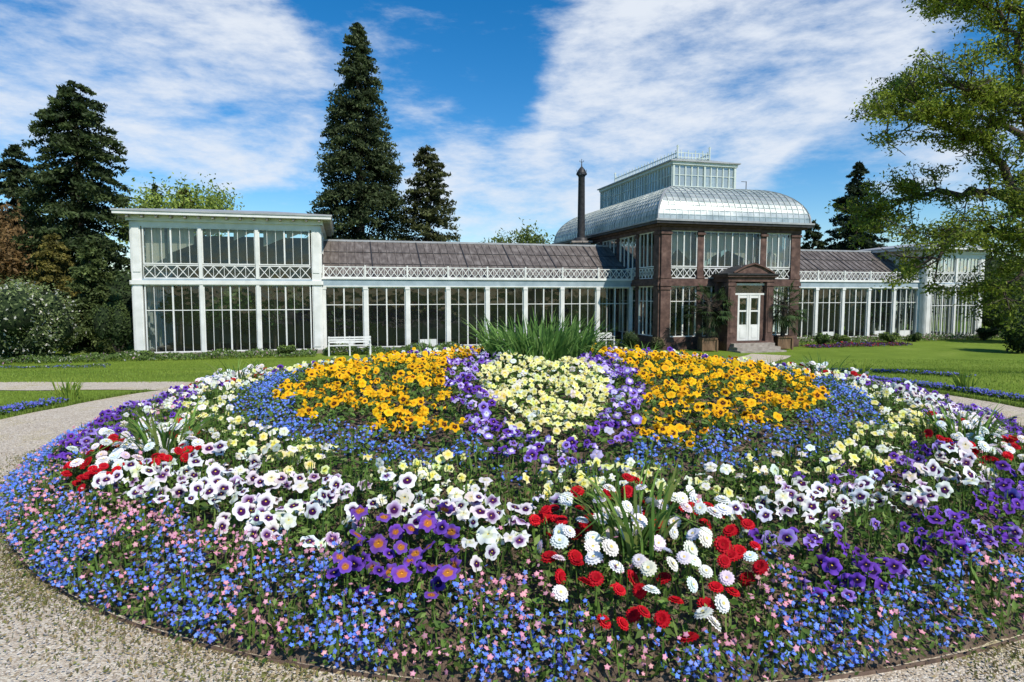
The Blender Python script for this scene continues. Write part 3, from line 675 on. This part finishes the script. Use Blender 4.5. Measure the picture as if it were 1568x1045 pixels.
# ---------------------------------------------------------------- vegetation generators
def trunk_obj(pts_,rad,parent): tb=Tubes(); tb.add(pts_,rad,9); return tb.make('trunk',M_bark,parent)
def conifer(name,x,y,zb,H,R,nbr,cards,dark,light,power=.7,size=.3,droop=.35,low=.06,ragged=.2,thick=.22,top=0.):
    e=empty(name,(x,y,zb)); trunk_obj([(0,0,0),(0,0,H*.5),(0,0,H*.97)],[H*.02,H*.012,.02],e)
    t=low+(1-low)*(rng.random(nbr)**.85); t=np.sort(t)
    ln=R*np.power(np.clip(1+top-t,0,1),power)*rng.uniform(1-ragged*1.6,1+ragged*.7,nbr)+.08
    az=rng.uniform(0,2*np.pi,nbr)
    bi_=rng.choice(nbr,cards,p=(ln+.1)/(ln+.1).sum()); s=rng.random(cards)**.55
    l=ln[bi_]; rad=l*s; a=az[bi_]+rng.normal(size=cards)*.10/np.maximum(s,.2)*.8
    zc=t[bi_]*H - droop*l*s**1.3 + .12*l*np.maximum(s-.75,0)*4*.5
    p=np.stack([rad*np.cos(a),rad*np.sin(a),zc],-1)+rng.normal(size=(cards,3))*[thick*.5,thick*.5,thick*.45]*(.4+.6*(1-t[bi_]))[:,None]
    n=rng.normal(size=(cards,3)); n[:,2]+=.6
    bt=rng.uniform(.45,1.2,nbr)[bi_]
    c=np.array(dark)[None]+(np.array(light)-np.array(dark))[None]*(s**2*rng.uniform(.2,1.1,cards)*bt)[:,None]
    S=rng.uniform(.6,1.25,cards)*size
    ac=Acc(); ac.inst(CARD,p,basis(n),np.stack([S,S,S],-1),c); ac.make('foliage',M_leaf,e)
    return e
def bush(name,x,y,zb,rx,rz,cards,dark,light,size=.1,lumps=9,flow=None,core=True):
    e=empty(name,(x,y,zb)); ac=Acc(); cs=[]
    for i in range(lumps):
        a=random.uniform(0,6.28); q=random.uniform(0,.62); cs.append((rx*q*math.cos(a),rx*q*math.sin(a)*.8,rz*random.uniform(.3,.68),rx*random.uniform(.3,.5),rz*random.uniform(.28,.36)))
    k=rng.integers(0,lumps,cards); C=np.array(cs)[k]; d=norm(rng.normal(size=(cards,3))); q=rng.uniform(.72,1.12,cards)
    p=C[:,:3]+d*np.stack([C[:,3],C[:,3],C[:,4]],-1)*q[:,None]; p[:,2]=np.where(p[:,2]<.02,rng.uniform(.02,.3*rz,cards),p[:,2])
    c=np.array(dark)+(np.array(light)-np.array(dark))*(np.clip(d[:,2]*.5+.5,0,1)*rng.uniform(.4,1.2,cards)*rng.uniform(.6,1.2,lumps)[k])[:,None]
    if flow: w=rng.random(cards)<flow[0]; c[w]=np.array(flow[1])
    ac.inst(LEAF,p,basis(d+rng.normal(size=(cards,3))*.7),rng.uniform(.6,1.3,cards)*size,c); ac.make('foliage',M_leaf,e)
    tb=Tubes()
    for i in range(6): q=cs[i%lumps]; tb.add([(0,0,0),(q[0]*.5,q[1]*.5,q[2]*.5),(q[0],q[1],q[2])],[.04,.03,.015],5)
    tb.make('stems',M_bark,e)
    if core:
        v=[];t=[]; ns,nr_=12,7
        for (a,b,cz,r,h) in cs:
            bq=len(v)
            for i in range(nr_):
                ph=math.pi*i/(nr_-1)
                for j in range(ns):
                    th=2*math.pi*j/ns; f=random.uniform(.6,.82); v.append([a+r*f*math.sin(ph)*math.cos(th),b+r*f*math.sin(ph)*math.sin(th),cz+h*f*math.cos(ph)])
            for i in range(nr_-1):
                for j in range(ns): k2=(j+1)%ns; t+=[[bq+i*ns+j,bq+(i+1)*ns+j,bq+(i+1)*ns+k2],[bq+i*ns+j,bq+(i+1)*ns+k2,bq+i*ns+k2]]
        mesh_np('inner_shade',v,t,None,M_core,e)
    return e
def grow(tb,tips,p,d,L,r,depth):
    k=4; P=[np.array(p,float)]; d=np.array(d,float)
    for i in range(k):
        d=d+np.array([random.gauss(0,.16),random.gauss(0,.16),random.gauss(.02,.12)]); d/=np.linalg.norm(d); P.append(P[-1]+d*L/k)
    tb.add(P,[r*(1-.13*i) for i in range(k+1)],6 if r>.03 else 4)
    if depth<=1:
        tips+=P[1:]
    if depth==0: return
    for i in range(random.choice((3,4))):
        a=random.uniform(0,6.28); o=np.array([math.cos(a),math.sin(a),random.uniform(-.1,.7)]); nd=d*.7+o*.75; nd/=np.linalg.norm(nd)
        grow(tb,tips,P[random.choice((2,3,4,4))],nd,L*random.uniform(.6,.8),r*.55,depth-1)
def decid(name,x,y,zb,H,leavesn,dark,light,size=.15,spread=.3,depth=3):
    e=empty(name,(x,y,zb)); tb=Tubes(); tips=[]; grow(tb,tips,(0,0,0),(0,0,1),H*.42,H*.025,depth); tb.make('trunk_and_limbs',M_bark,e)
    T=np.array(tips); k=rng.integers(0,len(T),leavesn); p=T[k]+rng.normal(size=(leavesn,3))*spread
    n=rng.normal(size=(leavesn,3)); n[:,2]+=.4; tone=rng.random(len(T))[k]*.6+rng.random(leavesn)*.5
    c=np.array(dark)+(np.array(light)-np.array(dark))*tone[:,None]
    ac=Acc(); ac.inst(LEAF,p,basis(n),rng.uniform(.6,1.3,leavesn)*size,c); ac.make('foliage',M_leaf,e); return e
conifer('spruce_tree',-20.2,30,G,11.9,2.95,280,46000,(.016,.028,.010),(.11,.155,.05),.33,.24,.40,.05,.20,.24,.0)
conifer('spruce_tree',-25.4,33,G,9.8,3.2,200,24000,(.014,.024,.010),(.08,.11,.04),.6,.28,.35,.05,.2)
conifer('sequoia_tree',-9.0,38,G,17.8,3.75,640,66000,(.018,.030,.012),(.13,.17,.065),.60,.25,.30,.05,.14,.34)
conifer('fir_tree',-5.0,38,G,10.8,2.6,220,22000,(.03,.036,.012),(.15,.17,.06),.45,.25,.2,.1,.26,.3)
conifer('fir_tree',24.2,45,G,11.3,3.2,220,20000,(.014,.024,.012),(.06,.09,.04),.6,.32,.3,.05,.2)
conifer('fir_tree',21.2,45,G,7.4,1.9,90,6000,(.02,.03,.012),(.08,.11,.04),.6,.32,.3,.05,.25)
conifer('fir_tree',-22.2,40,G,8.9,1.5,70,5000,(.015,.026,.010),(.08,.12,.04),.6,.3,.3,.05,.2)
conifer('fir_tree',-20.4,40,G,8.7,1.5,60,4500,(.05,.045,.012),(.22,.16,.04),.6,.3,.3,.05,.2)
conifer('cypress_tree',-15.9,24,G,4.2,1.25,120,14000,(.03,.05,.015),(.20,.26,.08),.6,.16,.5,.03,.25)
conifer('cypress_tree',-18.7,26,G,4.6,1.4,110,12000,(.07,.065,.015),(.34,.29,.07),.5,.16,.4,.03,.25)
decid('birch_tree',-19.1,41,G,9.6,14000,(.11,.17,.03),(.36,.46,.09),.24,.5)
decid('maple_tree',.4,45,G,6.8,7000,(.08,.12,.03),(.22,.28,.07),.25,.35)
decid('copper_tree',-24.5,30,G,7.0,13000,(.08,.05,.02),(.32,.20,.08),.22,.5)
decid('shrub_tree',-27,36,G,5.0,5000,(.05,.08,.02),(.2,.25,.08),.25,.5)
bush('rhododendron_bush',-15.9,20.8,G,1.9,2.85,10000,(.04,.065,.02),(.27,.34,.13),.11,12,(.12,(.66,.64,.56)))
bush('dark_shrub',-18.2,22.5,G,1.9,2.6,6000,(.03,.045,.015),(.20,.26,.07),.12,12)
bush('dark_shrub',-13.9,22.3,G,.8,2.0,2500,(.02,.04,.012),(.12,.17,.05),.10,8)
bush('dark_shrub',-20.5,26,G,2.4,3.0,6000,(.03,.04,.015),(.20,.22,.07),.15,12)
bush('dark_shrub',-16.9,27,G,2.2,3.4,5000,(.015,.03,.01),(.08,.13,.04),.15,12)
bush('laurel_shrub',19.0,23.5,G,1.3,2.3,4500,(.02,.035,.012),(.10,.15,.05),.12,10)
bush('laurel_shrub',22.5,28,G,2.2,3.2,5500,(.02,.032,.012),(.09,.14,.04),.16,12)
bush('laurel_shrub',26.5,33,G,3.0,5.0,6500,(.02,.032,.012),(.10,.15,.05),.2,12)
ac=Acc(); m=42000; x=rng.uniform(-95,95,m); top=4.0+1.3*np.sin(x*.21)+.9*np.sin(x*.53+1)+.5*np.sin(x*1.3); y=54+rng.normal(size=m)*3; zq=rng.random(m)**.7
p=np.stack([x,y,G+zq*top+rng.normal(size=m)*.25],-1); c=np.array([.018,.03,.012])+(zq*rng.uniform(.1,1,m)*(.7+.3*np.sin(x*.9)))[:,None]*np.array([.08,.11,.03])
ac.inst(LEAF,p,basis(rng.normal(size=(m,3))),rng.uniform(.6,1.2,m)*.7,c); ac.make('distant_trees',M_leaf)
# big larch on the right
e=empty('larch_tree'); tb=Tubes(); tips=[]
TR=[(11.35,13,-.15),(11.25,13,1.4),(11.0,13,2.8),(10.85,13.1,4.5),(10.7,13.2,6.2),(10.5,13,7.8),(10.4,13,9.4)]
tb.add(TR,[.30,.25,.22,.19,.14,.08,.03],12)
LM=[[(11.0,13,2.5),(10.2,12.9,3.4),(9.75,12.8,4.2),(9.2,12.7,4.6),(8.5,12.5,4.75),(7.8,12.4,5.0),(7.15,12.3,5.0)],
[(10.9,13,3.9),(10.1,12.8,5.2),(9.75,12.6,6.1),(9.3,12.4,6.8),(8.7,12.3,7.1)],
[(11.05,13,2.2),(10.2,12.7,2.75),(9.3,12.4,2.85),(8.5,12.2,2.6),(7.7,12.1,2.1)],
[(10.95,13,3.1),(10,13.4,3.7),(9.1,13.6,3.75),(8.3,13.7,3.55),(7.6,13.7,3.3)],
[(10.75,13.2,5.4),(9.8,13.6,5.9),(8.9,13.8,6.1),(8.1,13.9,5.8)],
[(10.6,13.1,6.4),(10,12.9,7.0),(9.5,12.8,7.4),(9.0,12.8,7.6),(8.5,12.7,7.5)],
[(10.9,13,4.3),(10.3,12.6,4.6),(9.6,12.3,5.1),(9.0,12.1,5.3),(8.2,12,5.4)],
[(11.0,13,2.8),(10.4,12.2,3.2),(9.9,11.8,3.3),(9.3,11.6,3.0)],
[(11.1,13,2.0),(10.6,12.6,2.2),(10.0,12.4,2.1),(9.4,12.3,1.7)],
[(10.5,13,7.4),(10,13.1,7.8),(9.4,13.1,8.0),(8.9,13.1,7.9)],
[(10.9,13,3.3),(11.8,12.6,4.4),(12.6,12.3,5.2),(13.4,12,5.6)],[(10.8,13,4.8),(11.6,13.4,6),(12.5,13.8,6.9)],
[(11,13,2.9),(12,13.5,3.6),(13,14,3.8),(14,14.2,3.6)],[(10.9,13,4.2),(10.6,14,5.2),(10.3,14.9,5.8)],[(10.9,13,4.0),(10.5,12.2,5.0),(10.0,11.7,5.8)]]
for L in LM:
    P=np.array(L,float); n=len(P)
    tt=np.linspace(0,n-1,(n-1)*4+1); Q=np.stack([np.interp(tt,np.arange(n),P[:,i]) for i in range(3)],-1); Q[1:-1]+=rng.normal(size=(len(Q)-2,3))*.05
    r=np.linspace(.10,.022,len(Q)); tb.add(Q,r,7)
    for i in range(3,len(Q)):
        for _ in range(2 if i>6 else 1):
            a=random.uniform(0,6.28); d=Q[min(i+1,len(Q)-1)]-Q[i-1]; d/=np.linalg.norm(d)
            o=np.array([math.cos(a),math.sin(a)*.9,random.uniform(-.6,.7)]); nd=d*.8+o*.8; nd/=np.linalg.norm(nd)
            grow(tb,tips,Q[i],nd,random.uniform(.4,.75),.018,1)
tb.make('trunk_and_limbs',M_bark,e)
T=np.array(tips); m=105000; k=rng.integers(0,len(T),m); sel=rng.random(len(T))[k]>.34; k=k[sel]; m=len(k)
p=T[k]+rng.normal(size=(m,3))*[.09,.09,.05]; p[:,2]-=abs(rng.normal(size=m))*.06
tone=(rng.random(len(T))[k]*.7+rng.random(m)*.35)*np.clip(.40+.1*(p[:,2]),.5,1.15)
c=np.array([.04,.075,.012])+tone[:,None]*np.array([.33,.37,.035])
n=rng.normal(size=(m,3)); n[:,2]+=.5
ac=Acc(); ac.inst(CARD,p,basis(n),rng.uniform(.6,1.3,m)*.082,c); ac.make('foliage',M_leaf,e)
# ---------------------------------------------------------------- planting along the building + interior plants
ca,sa=math.cos(math.radians(15)),math.sin(math.radians(15))
def L2W(x,y): return -7.1+x*ca-y*sa, 23.75+x*sa+y*ca
def border(name,x0,x1,y0,y1,h,nn,dark,light,flow,size=.09):
    xl=rng.uniform(x0,x1,nn); yl=rng.uniform(y0,y1,nn); hh=h*(.35+.65*np.abs(np.sin(xl*2.3)*np.sin(xl*.9+1)))*rng.random(nn)**.6
    X,Y_=L2W(xl,yl); p=np.stack([X,Y_,gz(X,Y_)+.02+hh],-1); c=np.array(dark)+rng.random((nn,1))*(np.array(light)-np.array(dark))
    for pr,fc in flow: w=rng.random(nn)<pr; c[w]=fc
    ac=Acc(); ac.inst(LEAF,p,basis(rng.normal(size=(nn,3))),rng.uniform(.6,1.3,nn)*size,c); ac.make(name,M_leaf)
border('flower_border',-13,-.2,-1.9,-.5,.28,9000,(.05,.09,.02),(.20,.30,.08),[(.05,(.6,.58,.55)),(.03,(.5,.3,.4))])
border('flower_border',0,12.0,-1.2,-.15,.34,10000,(.05,.09,.02),(.20,.30,.08),[(.05,(.6,.58,.55)),(.03,(.25,.25,.6))])
border('flower_border',19.5,33,-1.6,-.15,.30,7000,(.05,.09,.02),(.20,.30,.08),[(.08,(.6,.3,.42)),(.05,(.7,.68,.65))])
border('flower_border',-16,-6,-4.0,-3.3,.10,3500,(.06,.10,.02),(.18,.27,.07),[(.2,(.14,.17,.5)),(.05,(.6,.58,.55))],.06)
border('tulip_bed',19.0,24.0,-3.4,-2.5,.16,3200,(.04,.05,.02),(.12,.16,.05),[(.3,(.14,.02,.12)),(.14,(.5,.03,.06)),(.12,(.15,.1,.5))],.08)
for (xl,yl,r,h,cl) in ((11.9,-1.5,.55,.75,(.14,.2,.07)),(12.3,-2.9,.4,.6,(.22,.18,.10)),(-1.2,-1.1,.5,.4,(.24,.36,.07)),(-5.6,-1.1,.45,.32,(.2,.3,.07)),(20.3,-2.4,.45,.55,(.2,.33,.07)),(22,-1.6,.5,.45,(.3,.4,.08)),(24.5,-1.8,.55,.5,(.3,.4,.08)),(26,-1.6,.4,.45,(.18,.26,.07)),(30,-1.7,.7,.7,(.12,.2,.06))):
    X,Y_=L2W(xl,yl); bush('low_shrub',X,Y_,float(gz(X,Y_)),r,h,1100,(.03,.05,.015),cl,.07,6)
ac=Acc(); tb=Tubes()
for i in range(64):
    xl=random.choice([random.uniform(-5.8,-.5),random.uniform(-5.8,-.5),random.uniform(.5,12.3),random.uniform(.5,12.3),random.uniform(13.2,18.4),random.uniform(19.5,31)]); pav=xl<-.4 or 12.7<xl<19
    yl=random.uniform(.9,3.8) ; h=random.uniform(.8,3.0 if pav else 1.9); X,Y_=L2W(xl,yl); nn=random.randint(180,420)
    p=np.array([X,Y_,G+h])+norm(rng.normal(size=(nn,3)))*rng.uniform(.1,.6,(nn,1))
    g=random.uniform(.5,2.2); ac.inst(LEAF,p,basis(rng.normal(size=(nn,3))),rng.uniform(.6,1.5,nn)*.2,np.array([.08,.14,.045])*g*rng.uniform(.5,1.3,(nn,1)))
    tb.add([(X,Y_,G+.05),(X+.05,Y_,G+h*.5),(X,Y_,G+h)],[.05,.04,.03],6)
pe=empty('greenhouse_plants'); ac.make('foliage',M_leaf,pe); tb.make('stems',M_bark,pe)
def palm(x,y,zb,H):
    e=empty('potted_palm',(x,y,zb)); m3=MB(); m3.frame((0,0),(1,0),(0,1))
    m3.box('tub',-.26,.26,-.26,.26,.04,.46); m3.box('tub',-.29,.29,-.29,.29,.46,.52)
    for a in (-.276,.276):
        for b in (-.276,.276): m3.box('tub',a-.03,a+.03,b-.03,b+.03,0,.44)
    m3.build({'tub':M_pot},e); tb=Tubes(); tb.add([(0,0,.45),(.02,0,H*.45),(0,.02,H*.72)],[.09,.10,.08],9)
    ac=Acc()
    for i in range(60):
        a=random.uniform(0,6.28); el=random.uniform(-1.1,1.3); L=random.uniform(.45,.75); st=np.array([0,0,H*.70+random.uniform(-.3,.1)])
        d=np.array([math.cos(a)*math.cos(el),math.sin(a)*math.cos(el),math.sin(el)]); tip=st+d*L; tip[2]-=.08
        tb.add([st,(st+tip)/2+[0,0,.05],tip],[.012,.009,.007],4)
        side=np.cross(d,[0,0,1.]); side/=np.linalg.norm(side)
        g=np.array([.05,.085,.03])*random.uniform(.4,1.8)
        for j in range(15):
            f=(j-7)/7*1.4; dd=d*math.cos(f)+side*math.sin(f); l2=.42*random.uniform(.8,1.1); mid=tip+dd*l2*.6; en=tip+dd*l2; en[2]-=.14*random.random()+.04
            w=np.cross(dd,[0,0,1.])*.021
            ac.raw([tip,mid-w,mid+w,en],[[0,1,2],[1,3,2]],np.repeat(g[None],4,0))
    tb.make('trunk',M_bark,e); ac.make('fronds',M_leaf,e)
for xl in (14.25,17.6):
    X,Y_=L2W(xl,-3.3); palm(X,Y_,float(gz(X,Y_)),2.6)
def bench(xl,yl,W_=1.5,sc=1):
    X,Y_=L2W(xl,yl); e=empty('garden_bench',(X,Y_,float(gz(X,Y_))),math.radians(15)); e.scale=(sc,sc,sc); m3=MB(); m3.frame((0,0),(1,0),(0,-1)); k='slats_and_legs'
    for u in (-W_/2,-.03,W_/2-.06):
        m3.box(k,u,u+.06,.20,.26,0,.43); m3.box(k,u,u+.06,-.24,-.18,0,.82); m3.box(k,u+.005,u+.055,-.18,.20,.34,.40)
    for u in (-W_/2,W_/2-.06): m3.box(k,u+.003,u+.057,-.18,.28,.60,.64); m3.box(k,u+.008,u+.052,.205,.255,.43,.60)
    for i in range(5): m3.box(k,-W_/2-.02,W_/2+.02,-.16+i*.088,-.09+i*.088,.432,.455)
    for z0 in (.54,.64,.74): m3.box(k,-W_/2-.01,W_/2+.01,-.178,-.155,z0,z0+.07)
    m3.build({k:M_white},e)
bench(.95,-1.5,1.8,.82); bench(11.0,-.9,1.0,.75)
# ---------------------------------------------------------------- sky
w=bpy.data.worlds.new("World"); scene.world=w; w.use_nodes=True; nt=w.node_tree; nt.nodes.clear()
sd=np.array([.50,-.62,.86]); sd/=np.linalg.norm(sd)
out=N(nt,'ShaderNodeOutputWorld'); sky=N(nt,'ShaderNodeTexSky'); sky.sky_type='NISHITA'; sky.sun_disc=False
sky.sun_elevation=math.asin(sd[2]); sky.sun_rotation=math.atan2(sd[0],sd[1]); sky.air_density=1.0; sky.dust_density=.1; sky.ozone_density=4.0
hs=N(nt,'ShaderNodeHueSaturation'); hs.inputs['Saturation'].default_value=1.38; nt.links.new(sky.outputs[0],hs.inputs['Color'])
bg=N(nt,'ShaderNodeBackground'); bg.inputs[1].default_value=.14; nt.links.new(hs.outputs[0],bg.inputs[0])
tc=N(nt,'ShaderNodeTexCoord')
blobs=[(1150,20,220,1),(1020,120,180,1),(930,215,130,.9),(1230,10,160,.8),(1080,220,110,.7),(1000,280,110,.45),(1390,300,80,.5),(120,50,160,.75),(270,110,170,1),(410,180,130,.85),(20,30,140,.6),(30,190,60,.45),(640,240,100,.45),(720,350,120,.55),(850,310,110,.5),(1560,240,100,.5),(600,90,120,.15)]
acc=None
def M(op,a,b=None,c=None):
    n=N(nt,'ShaderNodeMath',operation=op)
    for i,q in enumerate((a,b,c)):
        if q is None: continue
        if isinstance(q,(int,float)): n.inputs[i].default_value=q
        else: nt.links.new(q,n.inputs[i])
    return n.outputs[0]
for (px,py,rad,wt) in blobs:
    c=np.array([(px-784)/970,1,(450-py)/970]); c/=np.linalg.norm(c)
    dt=N(nt,'ShaderNodeVectorMath',operation='DOT_PRODUCT'); nt.links.new(tc.outputs['Generated'],dt.inputs[0]); dt.inputs[1].default_value=tuple(c)
    mr=N(nt,'ShaderNodeMapRange',interpolation_type='SMOOTHSTEP'); mr.inputs[1].default_value=math.cos(rad*1.25/970); mr.inputs[2].default_value=1; mr.inputs[4].default_value=wt
    nt.links.new(dt.outputs['Value'],mr.inputs[0]); acc=mr.outputs[0] if acc is None else M('ADD',acc,mr.outputs[0])
acc=M('MINIMUM',acc,1.0)
mp=N(nt,'ShaderNodeMapping'); mp.inputs['Rotation'].default_value=(0,math.radians(28),0); mp.inputs['Scale'].default_value=(2.2,2.2,6.5)
nt.links.new(tc.outputs['Generated'],mp.inputs[0])
n1=N(nt,'ShaderNodeTexNoise'); n1.inputs['Scale'].default_value=1.9; n1.inputs['Detail'].default_value=10; n1.inputs['Roughness'].default_value=.6; n1.inputs['Distortion'].default_value=.25
nt.links.new(mp.outputs[0],n1.inputs[0])
n2=N(nt,'ShaderNodeTexNoise'); n2.inputs['Scale'].default_value=8; n2.inputs['Detail'].default_value=8; n2.inputs['Roughness'].default_value=.65
nt.links.new(mp.outputs[0],n2.inputs[0])
q=M('MULTIPLY_ADD',n1.outputs[0],1.5,M('MULTIPLY_ADD',n2.outputs[0],.7,M('MULTIPLY',acc,.58)))
mr=N(nt,'ShaderNodeMapRange',interpolation_type='SMOOTHSTEP'); mr.inputs[1].default_value=1.22; mr.inputs[2].default_value=1.95; mr.inputs[4].default_value=.95
nt.links.new(q,mr.inputs[0])
bg2=N(nt,'ShaderNodeBackground'); bg2.inputs[0].default_value=(.85,.91,1,1); bg2.inputs[1].default_value=.95
mx=N(nt,'ShaderNodeMixShader'); nt.links.new(mr.outputs[0],mx.inputs[0]); nt.links.new(bg.outputs[0],mx.inputs[1]); nt.links.new(bg2.outputs[0],mx.inputs[2])
nt.links.new(mx.outputs[0],out.inputs[0])
sl=bpy.data.lights.new('sun','SUN'); sl.energy=5.0; sl.angle=math.radians(.5); sl.color=(1,.94,.85)
so=bpy.data.objects.new('sun',sl); COL.objects.link(so); so.rotation_euler=Vector(sd).to_track_quat('Z','Y').to_euler()
cam=bpy.data.cameras.new('camera'); cam.lens=36*970/1568; cam.sensor_width=36; cam.clip_end=2000
co=bpy.data.objects.new('camera',cam); COL.objects.link(co); co.location=(0,0,1.6); co.rotation_euler=(math.radians(90)-math.atan(72.5/970),0,0)
scene.camera=co
scene.view_settings.view_transform='Standard'; scene.view_settings.look='None'; scene.view_settings.exposure=0
